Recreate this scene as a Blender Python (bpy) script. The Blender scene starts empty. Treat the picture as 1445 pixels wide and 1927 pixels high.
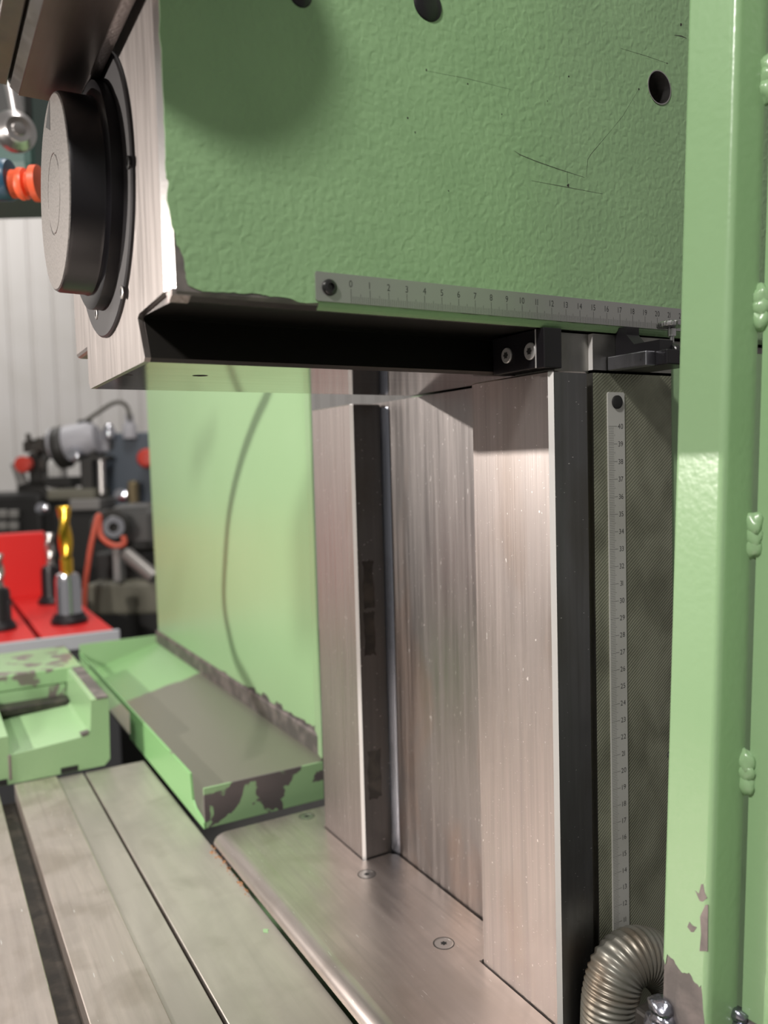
import bpy, bmesh, math, random
from mathutils import Vector, Matrix

random.seed(7)
S = 0.01            # working units are centimetres; origin = zero mark of the ram scale
OFF = 130.0         # height of that origin above the workshop floor
C = bpy.context.scene.collection
sc = bpy.context.scene
PI = math.pi

def W(v):
    return Vector((v[0]*S, v[1]*S, (v[2]+OFF)*S))

# ---------------------------------------------------------------- camera
CAM = Vector((33.4, -17.64, -7.363)); FPX = 1529.0
YAW, PIT, ROL = math.radians(150.217), math.radians(-3.391), math.radians(-1.55)
FW = Vector((math.cos(PIT)*math.cos(YAW), math.cos(PIT)*math.sin(YAW), math.sin(PIT)))
_r = Vector((math.sin(YAW), -math.cos(YAW), 0)); _u = _r.cross(FW)
RT = _r*math.cos(ROL)+_u*math.sin(ROL); UP = _u*math.cos(ROL)-_r*math.sin(ROL)
cd = bpy.data.cameras.new('camera'); cam = bpy.data.objects.new('camera', cd); C.objects.link(cam)
cd.sensor_fit = 'HORIZONTAL'; cd.sensor_width = 36; cd.lens = FPX/1445*36
cd.clip_start = 0.01; cd.clip_end = 60
m = Matrix((RT, UP, -FW)).transposed().to_4x4(); m.translation = W(CAM); cam.matrix_world = m
cd.dof.use_dof = True; cd.dof.focus_distance = 0.46; cd.dof.aperture_fstop = 9.0
sc.camera = cam

def ray(px, py):
    return FW + RT*((px-722.5)/FPX) - UP*((py-963.5)/FPX)
def onx(px, py, v):
    d = ray(px, py); return CAM + d*((v-CAM.x)/d.x)
def ony(px, py, v):
    d = ray(px, py); return CAM + d*((v-CAM.y)/d.y)
def onz(px, py, v):
    d = ray(px, py); return CAM + d*((v-CAM.z)/d.z)
def at(px, py, d):
    return CAM + ray(px, py)*d

# ---------------------------------------------------------------- world, lights, exposure
sc.view_settings.view_transform = 'Standard'; sc.view_settings.look = 'None'
sc.view_settings.exposure = 0.0; sc.view_settings.gamma = 1.0; sc.view_settings.use_curve_mapping = False
w = bpy.data.worlds.new('world'); sc.world = w; w.use_nodes = True
w.node_tree.nodes['Background'].inputs[0].default_value = (0.95, 0.90, 0.86, 1)
w.node_tree.nodes['Background'].inputs[1].default_value = 0.27

LAMP = Vector((-54, -72, 12))
def light(name, kind, loc, energy, color, **k):
    d = bpy.data.lights.new(name, kind); d.energy = energy; d.color = color
    for a, b in k.items(): setattr(d, a, b)
    o = bpy.data.objects.new(name, d); o.location = W(loc); C.objects.link(o); return o
light('machine_lamp', 'POINT', LAMP, 31.0, (1, .93, .86), shadow_soft_size=.007)
lb = light('shop_light', 'AREA', (50, -92, 92), 21.0, (1, .96, .92), shape='DISK', size=.14)
lb.rotation_euler = (W((0, 5, 5))-lb.location).to_track_quat('-Z', 'Y').to_euler()
lc = light('wall_fill', 'AREA', (-350, -30, 230), 52.0, (1, .97, .93), shape='RECTANGLE', size=1.6, size_y=.4)  # added fill that brightens the back wall, no fixture behind it
lc.rotation_euler = (W((-520, 10, 20))-lc.location).to_track_quat('-Z', 'Y').to_euler()

light('overhead_fill', 'AREA', (-70, 10, 230), 42.0, (1, .95, .91), shape='RECTANGLE', size=1.2, size_y=.5)  # added fill from above to lift table, plate and tray

# ---------------------------------------------------------------- materials
def mat(name, col, rough=.4, metal=0., bump=None, var=None, coat=0., spec=.5):
    """bump=(scale xyz, strength, distance, detail); var=(scale xyz, colour2, lo, hi)"""
    M = bpy.data.materials.new(name); M.use_nodes = True
    nt = M.node_tree; b = nt.nodes['Principled BSDF']
    b.inputs['Base Color'].default_value = (*col, 1); b.inputs['Roughness'].default_value = rough
    b.inputs['Metallic'].default_value = metal; b.inputs['Coat Weight'].default_value = coat
    b.inputs['Specular IOR Level'].default_value = spec
    tc = nt.nodes.new('ShaderNodeNewGeometry')
    def noise(scale, detail=3, dist=0.):
        mp = nt.nodes.new('ShaderNodeMapping'); mp.inputs['Scale'].default_value = scale
        nt.links.new(tc.outputs['Position'], mp.inputs[0])
        n = nt.nodes.new('ShaderNodeTexNoise'); n.inputs['Scale'].default_value = 1
        n.inputs['Detail'].default_value = detail; n.inputs['Distortion'].default_value = dist
        nt.links.new(mp.outputs[0], n.inputs['Vector']); return n.outputs['Fac']
    if bump:
        bp = nt.nodes.new('ShaderNodeBump'); bp.inputs['Strength'].default_value = bump[1]
        bp.inputs['Distance'].default_value = bump[2]
        nt.links.new(noise(bump[0], bump[3], bump[4] if len(bump) > 4 else 0), bp.inputs['Height'])
        nt.links.new(bp.outputs[0], b.inputs['Normal'])
    if var:
        last = None
        for sc_, c2, lo, hi in (var if isinstance(var, list) else [var]):
            rp = nt.nodes.new('ShaderNodeValToRGB'); rp.color_ramp.elements[0].position = lo; rp.color_ramp.elements[1].position = hi
            nt.links.new(noise(sc_, 5, .3), rp.inputs[0])
            mx = nt.nodes.new('ShaderNodeMix'); mx.data_type = 'RGBA'
            nt.links.new(rp.outputs[0], mx.inputs[0])
            if last is None: mx.inputs[6].default_value = (*col, 1)
            else: nt.links.new(last, mx.inputs[6])
            mx.inputs[7].default_value = (*c2, 1); last = mx.outputs[2]
        nt.links.new(last, b.inputs['Base Color'])
    return M, nt, b, tc, noise
def mk(*a, **k): return mat(*a, **k)[0]

GREEN = (.265, .42, .22)
M = {}
M['hammer'] = mk('hammered_green_paint', GREEN, .36, bump=((300, 300, 300), .5, .0008, .4, .5),
                 var=((25, 25, 25), (.24, .385, .20), .4, .75))
M['green'] = mk('green_paint', GREEN, .27, bump=((260, 260, 260), .22, .0006, 1), var=((12, 12, 12), (.28, .435, .235), .4, .7))
M['green_flat'] = mk('green_sheet_paint', (.275, .43, .23), .33, bump=((60, 60, 60), .05, .0006, 2), var=((8, 8, 8), (.285, .44, .24), .4, .7))

def peel(name, col, under, scale, lo, hi, axis=None, edge=None, width=.05):
    """paint with flaked patches of bare metal; the patches follow a noise (plus an optional height gradient)"""
    Mt, nt, b, tc, noise = mat(name, col, .3, bump=((200, 200, 200), .15, .0006, 1))
    f = noise(scale, 6, .5)
    if axis is not None:
        sp = nt.nodes.new('ShaderNodeSeparateXYZ'); nt.links.new(tc.outputs['Position'], sp.inputs[0])
        mr = nt.nodes.new('ShaderNodeMapRange'); nt.links.new(sp.outputs[axis], mr.inputs[0])
        mr.inputs[1].default_value = edge-width; mr.inputs[2].default_value = edge+width
        mr.inputs[3].default_value = .5; mr.inputs[4].default_value = -.5
        ad = nt.nodes.new('ShaderNodeMath'); nt.links.new(f, ad.inputs[0]); nt.links.new(mr.outputs[0], ad.inputs[1]); f = ad.outputs[0]
    rp = nt.nodes.new('ShaderNodeMapRange'); rp.inputs[1].default_value = lo; rp.inputs[2].default_value = hi
    nt.links.new(f, rp.inputs[0])
    mx = nt.nodes.new('ShaderNodeMix'); mx.data_type = 'RGBA'; nt.links.new(rp.outputs[0], mx.inputs[0])
    mx.inputs[6].default_value = (*col, 1); mx.inputs[7].default_value = (*under, 1)
    nt.links.new(mx.outputs[2], b.inputs['Base Color'])
    mm = nt.nodes.new('ShaderNodeMath'); mm.operation = 'MULTIPLY'; mm.inputs[1].default_value = .35
    nt.links.new(rp.outputs[0], mm.inputs[0]); nt.links.new(mm.outputs[0], b.inputs['Metallic'])
    return Mt
BARE = (.22, .19, .18)
M['peel'] = peel('flaking_green_paint', GREEN, BARE, (32, 32, 32), .55, .57)

STEEL = (.50, .45, .43)
def steel(name, col, rough, stretch, rv=.12, bstr=.08, dark=None, dlo=.45, dhi=.75, scr=None):
    Mt, nt, b, tc, noise = mat(name, col, rough, 1.0)
    n1 = noise(stretch, 6)
    mr = nt.nodes.new('ShaderNodeMapRange'); nt.links.new(n1, mr.inputs[0])
    mr.inputs[1].default_value = .3; mr.inputs[2].default_value = .7
    mr.inputs[3].default_value = rough-rv/2; mr.inputs[4].default_value = rough+rv/2
    nt.links.new(mr.outputs[0], b.inputs['Roughness'])
    bp = nt.nodes.new('ShaderNodeBump'); bp.inputs['Strength'].default_value = bstr; bp.inputs['Distance'].default_value = .0004
    nt.links.new(noise([s*3 for s in stretch], 3), bp.inputs['Height']); nt.links.new(bp.outputs[0], b.inputs['Normal'])
    last = None
    layers = [(stretch, [c*.74 for c in col], .42, .8), ((14, 14, 6), [c*.8 for c in col], .45, .7)]
    if dark: layers.append(((22, 22, 9), dark, dlo, dhi))
    for s_, c2, lo, hi in layers:
        rp = nt.nodes.new('ShaderNodeMapRange'); rp.inputs[1].default_value = lo; rp.inputs[2].default_value = hi
        nt.links.new(noise(s_, 6, .4), rp.inputs[0])
        mx = nt.nodes.new('ShaderNodeMix'); mx.data_type = 'RGBA'; nt.links.new(rp.outputs[0], mx.inputs[0])
        if last is None: mx.inputs[6].default_value = (*col, 1)
        else: nt.links.new(last, mx.inputs[6])
        mx.inputs[7].default_value = (*c2, 1); last = mx.outputs[2]
    if scr:   # fine light scratches: thin ridges of stretched noise
        for s_ in scr:
            nn = noise(s_, 1)
            rp = nt.nodes.new('ShaderNodeMapRange'); rp.inputs[1].default_value = .76; rp.inputs[2].default_value = .78
            nt.links.new(nn, rp.inputs[0])
            mx = nt.nodes.new('ShaderNodeMix'); mx.data_type = 'RGBA'; nt.links.new(rp.outputs[0], mx.inputs[0])
            nt.links.new(last, mx.inputs[6]); mx.inputs[7].default_value = (.85, .82, .8, 1); last = mx.outputs[2]
    nt.links.new(last, b.inputs['Base Color'])
    return Mt
M['way'] = steel('ground_way_steel', STEEL, .46, (260, 260, 5), .12, .10, (.40, .33, .29), .55, .8, scr=[(600, 600, 1500), (500, 500, 260)])
M['valley'] = steel('scraped_way_steel', (.47, .435, .425), .38, (200, 200, 7), .16, .12, (.46, .36, .31), .52, .75, scr=[(700, 700, 220), (500, 500, 160)])
M['plate'] = steel('polished_plate_steel', (.66, .59, .555), .36, (14, 180, 180), .08, .03, (.50, .44, .40), .5, .8, scr=[(90, 700, 700)])
M['table'] = steel('planed_table_steel', (.69, .615, .57), .46, (8, 170, 170), .1, .12, (.42, .36, .31), .5, .8, scr=[(70, 500, 500)])
M['cover'] = steel('sheet_cover_steel', (.62, .575, .53), .5, (5, 50, 50), .06, .04, (.46, .42, .38), .5, .8)
M['mirror'] = steel('lapped_steel', (.50, .47, .46), .09, (120, 8, 120), .03, .01)
M['face'] = steel('milled_face_steel', (.40, .365, .35), .40, (200, 200, 12), .1, .1)
M['side'] = steel('dull_side_steel', (.26, .255, .24), .42, (90, 90, 40), .12, .12, (.25, .24, .20), .5, .7)
M['way_side'] = steel('shaded_way_side', (.20, .20, .20), .36, (200, 200, 8), .12, .1, (.12, .11, .09), .5, .8, scr=[(300, 300, 900)])  # darker way steel: shade of the side faces put into the colour
M['pale'] = mk('pale_lit_edge', (.75, .73, .71), .55, .4)  # light catching on steps and edges, put into a pale colour
M['bare'] = mk('bare_cast_metal', (.15, .137, .133), .5, .55, bump=((120, 120, 120), .3, .0008, 3), var=((50, 50, 50), (.30, .26, .25), .45, .7))
M['scraped'] = None
M['black'] = mk('blackened_steel', (.012, .011, .013), .32, .2, bump=((400, 400, 400), .06, .0004, 2))
M['flank'] = mk('oiled_dark_flank', (.022, .020, .018), .38, .5, bump=((10, 200, 200), .05, .0004, 2))
M['capface'] = mk('satin_cap_face', (.22, .20, .19), .42, .8, bump=((700, 700, 700), .35, .0005, 2), var=((900, 900, 900), (.15, .14, .13), .45, .6))
M['scale'] = mk('satin_scale_steel', (.40, .40, .385), .42, .75, bump=((8, 8, 900), .04, .0002, 2))
M['scale_v'] = mk('pale_scale_steel', (.50, .50, .47), .5, .3, var=((20, 20, 12), (.40, .40, .36), .45, .75))
M['ink'] = mk('black_engraving', (.02, .02, .02), .6)
M['dark'] = mk('plain_black', (.008, .008, .008), .7)  # plain black, also standing for the shade in small recesses
M['screw'] = mk('bright_screw', (.55, .53, .52), .28, 1., bump=((500, 500, 500), .1, .0003, 2))
M['washer'] = mk('grey_screw_head', (.36, .355, .35), .4, .3)
M['screw_dark'] = mk('black_screw', (.05, .05, .05), .25, .7)
M['conduit'] = mk('grey_metal_hose', (.20, .195, .17), .38, .5, var=((40, 40, 40), (.17, .13, .09), .45, .7), bump=((300, 300, 300), .1, .0004, 2))
M['weld'] = mk('bluish_weld', (.30, .31, .36), .22, .95, bump=((250, 250, 250), .5, .001, 2))
M['chamfer'] = mk('rough_chamfer', (.34, .30, .29), .5, .9, bump=((500, 500, 500), .7, .0008, 2))
M['dirt'] = mk('oily_dirt', (.03, .027, .024), .5, .2, bump=((150, 150, 150), .4, .001, 3), var=((80, 80, 80), (.07, .06, .05), .45, .7))

# milled, cross-hatched column flank: fine diagonal arcs
Mt, nt, b, tc, noise = mat('crosshatched_column_flank', (.17, .18, .13), .5, .55)
mp = nt.nodes.new('ShaderNodeMapping'); mp.inputs['Rotation'].default_value = (math.radians(-38), 0, 0)
nt.links.new(tc.outputs['Position'], mp.inputs[0])
wv = nt.nodes.new('ShaderNodeTexWave'); wv.wave_type = 'BANDS'; wv.bands_direction = 'Z'; wv.inputs['Scale'].default_value = 190
wv.inputs['Distortion'].default_value = 1.2; wv.inputs['Detail'].default_value = 1; wv.inputs['Detail Scale'].default_value = .5
nt.links.new(mp.outputs[0], wv.inputs['Vector'])
bp = nt.nodes.new('ShaderNodeBump'); bp.inputs['Strength'].default_value = .4; bp.inputs['Distance'].default_value = .0004
nt.links.new(wv.outputs['Fac'], bp.inputs['Height']); nt.links.new(bp.outputs[0], b.inputs['Normal'])
rp = nt.nodes.new('ShaderNodeMapRange'); rp.inputs[1].default_value = .4; rp.inputs[2].default_value = .7
nt.links.new(noise((35, 35, 25), 6, .4), rp.inputs[0])
mx = nt.nodes.new('ShaderNodeMix'); mx.data_type = 'RGBA'; nt.links.new(rp.outputs[0], mx.inputs[0])
mx.inputs[6].default_value = (.29, .30, .225, 1); mx.inputs[7].default_value = (.16, .165, .12, 1)
nt.links.new(mx.outputs[2], b.inputs['Base Color'])
M['hatch'] = Mt

# ---------------------------------------------------------------- mesh helpers (all in cm)
def root_loc(o):
    p = Vector((0, 0, 0))
    while o is not None:
        p = p + o.location; o = o.parent
    return p
def obj(name, bm, material, parent=None, smooth=False, **props):
    me = bpy.data.meshes.new(name)
    o = bpy.data.objects.new(name, me); C.objects.link(o)
    base = Vector((0, 0, 0))
    if parent is not None:
        o.parent = parent; base = root_loc(parent)
    bmesh.ops.recalc_face_normals(bm, faces=bm.faces) if not props.pop('keep', False) else None
    for v in bm.verts: v.co = W(v.co) - base
    if smooth:
        for f in bm.faces: f.smooth = True
    bm.to_mesh(me); bm.free()
    for mm_ in (material if isinstance(material, (list, tuple)) else [material]): me.materials.append(mm_)
    if smooth and smooth is not True:
        me.set_sharp_from_angle(angle=math.radians(smooth))
    for k_, v_ in props.items(): o[k_] = v_
    return o
def thing(name, label, cat, loc, group=None):
    o = bpy.data.objects.new(name, None); C.objects.link(o); o.location = W(loc); o.empty_display_size = .02
    o['label'] = label; o['category'] = cat
    if group: o['group'] = group
    return o
def tag(o, label, cat, group=None):
    o['label'] = label; o['category'] = cat
    if group: o['group'] = group
    return o
def B(): return bmesh.new()
def box(bm, x0, x1, y0, y1, z0, z1, bev=0., seg=2, mi=0):
    vs = [bm.verts.new(p) for p in ((x0, y0, z0), (x1, y0, z0), (x1, y1, z0), (x0, y1, z0), (x0, y0, z1), (x1, y0, z1), (x1, y1, z1), (x0, y1, z1))]
    fs = [bm.faces.new([vs[i] for i in q]) for q in ((3, 2, 1, 0), (4, 5, 6, 7), (0, 1, 5, 4), (1, 2, 6, 5), (2, 3, 7, 6), (3, 0, 4, 7))]
    for f in fs: f.material_index = mi
    if bev:
        es = list({e for f in fs for e in f.edges})
        bmesh.ops.bevel(bm, geom=es, offset=bev, segments=seg, affect='EDGES', profile=.5)
    return bm
def bx(*a, **k): return box(B(), *a, **k)
def prism(pts, axis, a, b_, bm=None, mi=0):
    """extrude a 2-D outline along an axis (0: pts=(y,z), 1: pts=(x,z), 2: pts=(x,y))"""
    bm = bm or B()
    def P(p, t): return {0: (t, p[0], p[1]), 1: (p[0], t, p[1]), 2: (p[0], p[1], t)}[axis]
    A = [bm.verts.new(P(p, a)) for p in pts]; D = [bm.verts.new(P(p, b_)) for p in pts]
    fs = [bm.faces.new(A[::-1]), bm.faces.new(D)]
    n = len(pts)
    for i in range(n): fs.append(bm.faces.new((A[i], A[(i+1) % n], D[(i+1) % n], D[i])))
    for f in fs: f.material_index = mi
    return bm
def frame(axis):
    a = Vector(axis).normalized(); t = Vector((0, 0, 1)) if abs(a.z) < .9 else Vector((1, 0, 0))
    u = a.cross(t).normalized(); return a, u, a.cross(u)
def lathe(profile, loc, axis, n=40, bm=None, mi=None, cap=True):
    """profile = [(radius, height along axis)]"""
    bm = bm or B(); a, u, v = frame(axis); loc = Vector(loc); rings = []
    for r, h in profile:
        if r <= 1e-5: rings.append([bm.verts.new(loc+a*h)])
        else: rings.append([bm.verts.new(loc+a*h+u*(r*math.cos(2*PI*i/n))+v*(r*math.sin(2*PI*i/n))) for i in range(n)])
    for k in range(len(rings)-1):
        p, q = rings[k], rings[k+1]
        for i in range(n):
            j = (i+1) % n
            if len(p) == 1 and len(q) == 1: break
            f = bm.faces.new((p[0], q[j], q[i])) if len(p) == 1 else bm.faces.new((p[i], p[j], q[0])) if len(q) == 1 else bm.faces.new((p[i], p[j], q[j], q[i]))
            if mi: f.material_index = mi[k]
    if cap:
        for rg, rev in ((rings[0], True), (rings[-1], False)):
            if len(rg) > 1: bm.faces.new(rg[::-1] if rev else rg)
    return bm
def spline(pts, sub=12):
    pts = [Vector(p) for p in pts]; out = []
    P = [2*pts[0]-pts[1]] + pts + [2*pts[-1]-pts[-2]]
    for i in range(1, len(P)-2):
        for k in range(sub):
            t = k/sub; a, b_, c, d = P[i-1], P[i], P[i+1], P[i+2]
            out.append(.5*((2*b_)+(c-a)*t+(2*a-5*b_+4*c-d)*t*t+(3*b_-a-3*c+d)*t**3))
    out.append(pts[-1]); return out
def tube(path, rad, n=12, bm=None):
    bm = bm or B(); rings = []; u = None
    for i, p in enumerate(path):
        t = (path[min(i+1, len(path)-1)]-path[max(i-1, 0)]).normalized()
        if u is None: u = frame(t)[1]
        u = (u-t*u.dot(t)).normalized(); v = t.cross(u); r = rad(i) if callable(rad) else rad
        rings.append([bm.verts.new(p+u*(r*math.cos(2*PI*k/n))+v*(r*math.sin(2*PI*k/n))) for k in range(n)])
    for a, b_ in zip(rings, rings[1:]):
        for k in range(n): bm.faces.new((a[k], a[(k+1) % n], b_[(k+1) % n], b_[k]))
    bm.faces.new(rings[0][::-1]); bm.faces.new(rings[-1]); return bm
def blob(bm, loc, rx, ry, rz, seed=0, amp=.15, n=14):
    rnd = random.Random(seed); g = bmesh.ops.create_uvsphere(bm, u_segments=n, v_segments=n//2+2, radius=1)
    ph = [rnd.uniform(0, 6) for _ in range(3)]
    for v in g['verts']:
        c = v.co; k = 1+amp*math.sin(3*c.x+ph[0])*math.sin(4*c.y+ph[1])*math.cos(3.5*c.z+ph[2])
        v.co = Vector((loc[0]+c.x*rx*k, loc[1]+c.y*ry*k, loc[2]+c.z*rz*k))
    return bm
def star(bm, loc, axis, r, depth=.02, k=6):
    """torx / hex recess floor, a dark six-lobed disc standing for its shade"""
    a, u, v = frame(axis); loc = Vector(loc); ring = []
    for i in range(k*4):
        t = 2*PI*i/(k*4); rr = r*(1+.22*math.cos(k*t)); ring.append(loc+u*rr*math.cos(t)+v*rr*math.sin(t))
    A = [bm.verts.new(p) for p in ring]; D = [bm.verts.new(p+a*depth) for p in ring]
    bm.faces.new(A[::-1]); bm.faces.new(D)
    for i in range(len(A)): bm.faces.new((A[i], A[(i+1) % len(A)], D[(i+1) % len(A)], D[i]))
    return bm
def cut(o, bms):
    """real cavities: boolean-subtract closed cutters (in cm) from object o"""
    base = root_loc(o); dg = bpy.context.evaluated_depsgraph_get(); cs = []
    for bm in bms:
        me = bpy.data.meshes.new('cutter'); bmesh.ops.recalc_face_normals(bm, faces=bm.faces)
        for v in bm.verts: v.co = W(v.co)
        bm.to_mesh(me); bm.free(); c = bpy.data.objects.new('cutter', me); C.objects.link(c); cs.append(c)
        md = o.modifiers.new('b', 'BOOLEAN'); md.object = c; md.operation = 'DIFFERENCE'; md.solver = 'EXACT'
    bpy.context.view_layer.update(); dg = bpy.context.evaluated_depsgraph_get()
    new = bpy.data.meshes.new_from_object(o.evaluated_get(dg)); o.modifiers.clear()
    nm = o.data.name; old = o.data; o.data = new; bpy.data.meshes.remove(old); new.name = nm
    for c in cs:
        me = c.data; bpy.data.objects.remove(c); bpy.data.meshes.remove(me)

# digits as flat meshes
DIG = {}
for ch in '0123456789':
    cu = bpy.data.curves.new('digit', 'FONT'); cu.body = ch; cu.align_x = 'LEFT'; cu.size = 1
    t = bpy.data.objects.new('digit', cu); C.objects.link(t); bpy.context.view_layer.update()
    me = bpy.data.meshes.new_from_object(t.evaluated_get(bpy.context.evaluated_depsgraph_get()))
    xs = [v.co.x for v in me.vertices]; ys = [v.co.y for v in me.vertices]
    DIG[ch] = ([(v.co.x-min(xs), v.co.y-min(ys)) for v in me.vertices], [tuple(p.vertices) for p in me.polygons], max(xs)-min(xs), max(ys)-min(ys))
    bpy.data.objects.remove(t); bpy.data.curves.remove(cu); bpy.data.meshes.remove(me)
def number(bm, s, x, yc, zc, h, wx=.62):
    """write number s on a plane x=const, reading along +Y, centred at (yc, zc)"""
    adv = []; 
    for ch in s: adv.append(max(DIG[ch][2], .22)/DIG[ch][3]*h*wx*1.35)
    gap = h*.14; tot = sum(adv)+gap*(len(s)-1); p = yc-tot/2
    for ch, a in zip(s, adv):
        V, F, ww, hh = DIG[ch]; k = h/hh
        vs = [bm.verts.new((x, p+v[0]*k*wx*1.35, zc-h/2+v[1]*k)) for v in V]
        for f in F: bm.faces.new([vs[i] for i in f])
        p += a+gap

# ================================================================ SETTING
flo = obj('floor', bx(-640, 260, -420, 420, -136, -130), mk('workshop_floor', (.09, .09, .085), .6, var=((3, 3, 3), (.05, .05, .05), .4, .7)), kind='structure')
# corrugated sheet-metal wall far behind, ribs every 13 cm
XW = -520; prof = []
y = -300.
while y < 330:
    prof += [(XW, y), (XW, y+10.6), (XW-1.6, y+11.2), (XW-1.6, y+12.4)]; y += 13.0
prof += [(XW-6, y), (XW-6, -300)]
wl = obj('wall_left', prism(prof, 2, -130, 330), mk('pale_sheet_wall', (.62, .60, .585), .42, var=((2, 2, 2), (.55, .53, .50), .4, .7)), kind='structure')

# ================================================================ MILLING RAM
ram = thing('milling_ram', 'hammered green ram with bare steel nose carrying a black spindle cap and metric scale', 'machine ram', (-9, 10, -2.37))
YF = -8.3
out = [(-.9, 32), (-20.4, 32), (-18.5, 12), (-18.5, -2.05), (-18.2, -2.37), (-4.85, -2.37), (-4.6, -2.2), (-5.6, -.25), (-5.3, -.15), (-.5, -.36), (-.12, -.2), (-.04, -.05), (-.04, 32)]
bm = B(); cap_r = prism(out[1:], 1, YF+.28, 62, bm)
for f in bm.faces:
    c = f.calc_center_median(); f.normal_update(); n = f.normal
    if c.z < -2.36 and abs(n.z) > .9: f.material_index = 1
    elif -2.3 < c.z < -.2 and c.x > -6 and abs(n.y) < .5: f.material_index = 2
casting = obj('casting', bm, [M['bare'], M['mirror'], M['flank']], ram)
# bare machined nose with a bright chamfer down its right edge
nose = [(-20.4, 32), (-18.5, 12), (-18.5, -2.0), (-18.1, -2.37), (-4.8, -2.37), (-4.6, -2.2), (-5.62, -.25), (-5.3, -.1), (-.85, .05), (-.85, 32)]
obj('nose_face', prism(nose, 1, YF, YF+.28), M['face'], ram)
bm = B(); prism([(-.85, YF), (-.85, YF+.3), (-.04, YF+.3), (-.04, YF+.26)], 2, .05, 32, bm)
obj('nose_chamfer', bm, M['screw'], ram)
bm = B(); prism([(-1.0, .05), (-.6, -.42), (-.1, -.2), (-.1, .06)], 1, YF+.1, YF+.9, bm)
obj('corner_burr', bm, M['chamfer'], ram)
cut(casting, [lathe([(.42, 0), (.42, 1.5)], onz(377, 715, -2.6) , (0, 0, 1), 20), lathe([(.3, 0), (.3, 1.5)], onz(240, 714, -2.6), (0, 0, 1), 16)])
# left gib rail of the ram, seen beyond the nose
obj('gib_rail', bx(-23.7, -18.3, -8.1, 40, .1, 10, .25), M['face'], ram)
# ragged coat of hammered paint on the flank
edge = [(300, -20), (301, 60), (303, 110), (306, 165), (309, 230), (311, 290), (312, 330), (317, 345), (314, 375), (319, 400), (322, 425), (330, 440), (333, 460), (345, 485), (349, 510), (352, 530), (360, 540), (382, 548), (420, 550), (450, 552), (486, 553), (500, 556), (525, 559), (560, 563)]
poly = []
rnd = random.Random(3)
for k in range(len(edge)-1):
    a, b_ = edge[k], edge[k+1]
    for j in range(3):
        t = j/3; px, py = a[0]+(b_[0]-a[0])*t+rnd.uniform(-1.6, 1.6), a[1]+(b_[1]-a[1])*t+rnd.uniform(-1.6, 1.6)
        q = onx(px, py, 0); poly.append((q.y, q.z))
y0 = poly[-1][0]
while y0 < 60:
    y0 += rnd.uniform(.25, .5); poly.append((y0, (-.03 if y0 > -1.7 else -.1)+rnd.uniform(-.03, .03)))
poly = [(poly[0][0], 32)] + poly + [(62, 32)]
coat = obj('paint_coat', prism(poly, 0, -.06, 0.0), M['hammer'], ram)
obj('paint_roll', prism([(-.2, -.03), (0, -.03), (-.02, -.12), (-.09, -.25), (-.22, -.36), (-.3, -.36)], 1, -1.6, 60), M['hammer'], ram)
# bolt holes in the flank
H1, H2, H3 = onx(1240, 165, 0), onx(805, 8, 0), onx(565, -10, 0)
cut(coat, [lathe([(.93, -1), (.93, 2)], (0, H1.y, H1.z), (1, 0, 0), 36), lathe([(.80, -1), (.80, 2)], (0, H2.y, H2.z), (1, 0, 0), 36), lathe([(.55, -1), (.55, 2)], (0, H3.y, H3.z), (1, 0, 0), 30)])
cut(casting, [lathe([(.9, -2.6), (.9, 2)], (0, H1.y, H1.z), (1, 0, 0), 36), lathe([(.78, -.5), (.78, 2)], (0, H2.y, H2.z), (1, 0, 0), 36), lathe([(.53, -1.5), (.53, 2)], (0, H3.y, H3.z), (1, 0, 0), 30)])
obj('bolt_hole', lathe([(.93, -.0), (.95, .04), (.89, .04), (.86, -.5), (.82, -2.4), (0, -2.4)], (0, H1.y, H1.z), (1, 0, 0), 36, cap=False), M['screw'], ram, smooth=40)
obj('bolt_head', lathe([(.4, -1.5), (.45, -1.0), (0, -1.0)], (0, H1.y-.1, H1.z-.15), (1, 0, 0), 24), M['screw_dark'], ram)
obj('hole_plug', lathe([(.78, -.4), (.78, .02), (.68, .1), (.3, .14), (0, .15)], (0, H2.y, H2.z), (1, 0, 0), 36), M['black'], ram, smooth=40)
obj('hole_plug', lathe([(.53, -.4), (.53, .02), (.45, .08), (0, .1)], (0, H3.y, H3.z), (1, 0, 0), 30), M['black'], ram, smooth=40)
# scratches and small nicks through the paint
def scratch(name, pxs, wd, parent, plane=0.004, m_='dirt'):
    pts = [onx(px, py, plane) for px, py in pxs]; bm = B(); rows = []
    for i, p in enumerate(pts):
        t = (pts[min(i+1, len(pts)-1)]-pts[max(i-1, 0)]).normalized(); n = Vector((1, 0, 0)).cross(t)
        ww = wd*(.35 if i in (0, len(pts)-1) else 1)
        rows.append([bm.verts.new(p+n*ww/2), bm.verts.new(p-n*ww/2), bm.verts.new(p+Vector((-.03, 0, 0)))])
    for a, b_ in zip(rows, rows[1:]):
        for i in range(3): bm.faces.new((a[i], a[(i+1) % 3], b_[(i+1) % 3], b_[i]))
    return obj(name, bm, M[m_], parent)
scratch('scratch', [(968, 284), (978, 291), (1010, 304), (1050, 318), (1100, 334)], .035, ram)
scratch('scratch', [(1103, 333), (1106, 300), (1112, 290), (1150, 245)], .025, ram)
scratch('scratch', [(1150, 245), (1172, 218), (1203, 166)], .015, ram)
scratch('scratch', [(1000, 340), (1060, 351), (1134, 365)], .028, ram)
scratch('scratch', [(1067, 322), (1068, 345)], .04, ram)
scratch('scratch', [(801, 133), (880, 148), (960, 168)], .012, ram)
scratch('scratch', [(1168, 91), (1215, 105), (1258, 120)], .02, ram)
scratch('scratch', [(1269, 66), (1282, 68), (1292, 72)], .06, ram)
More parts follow.
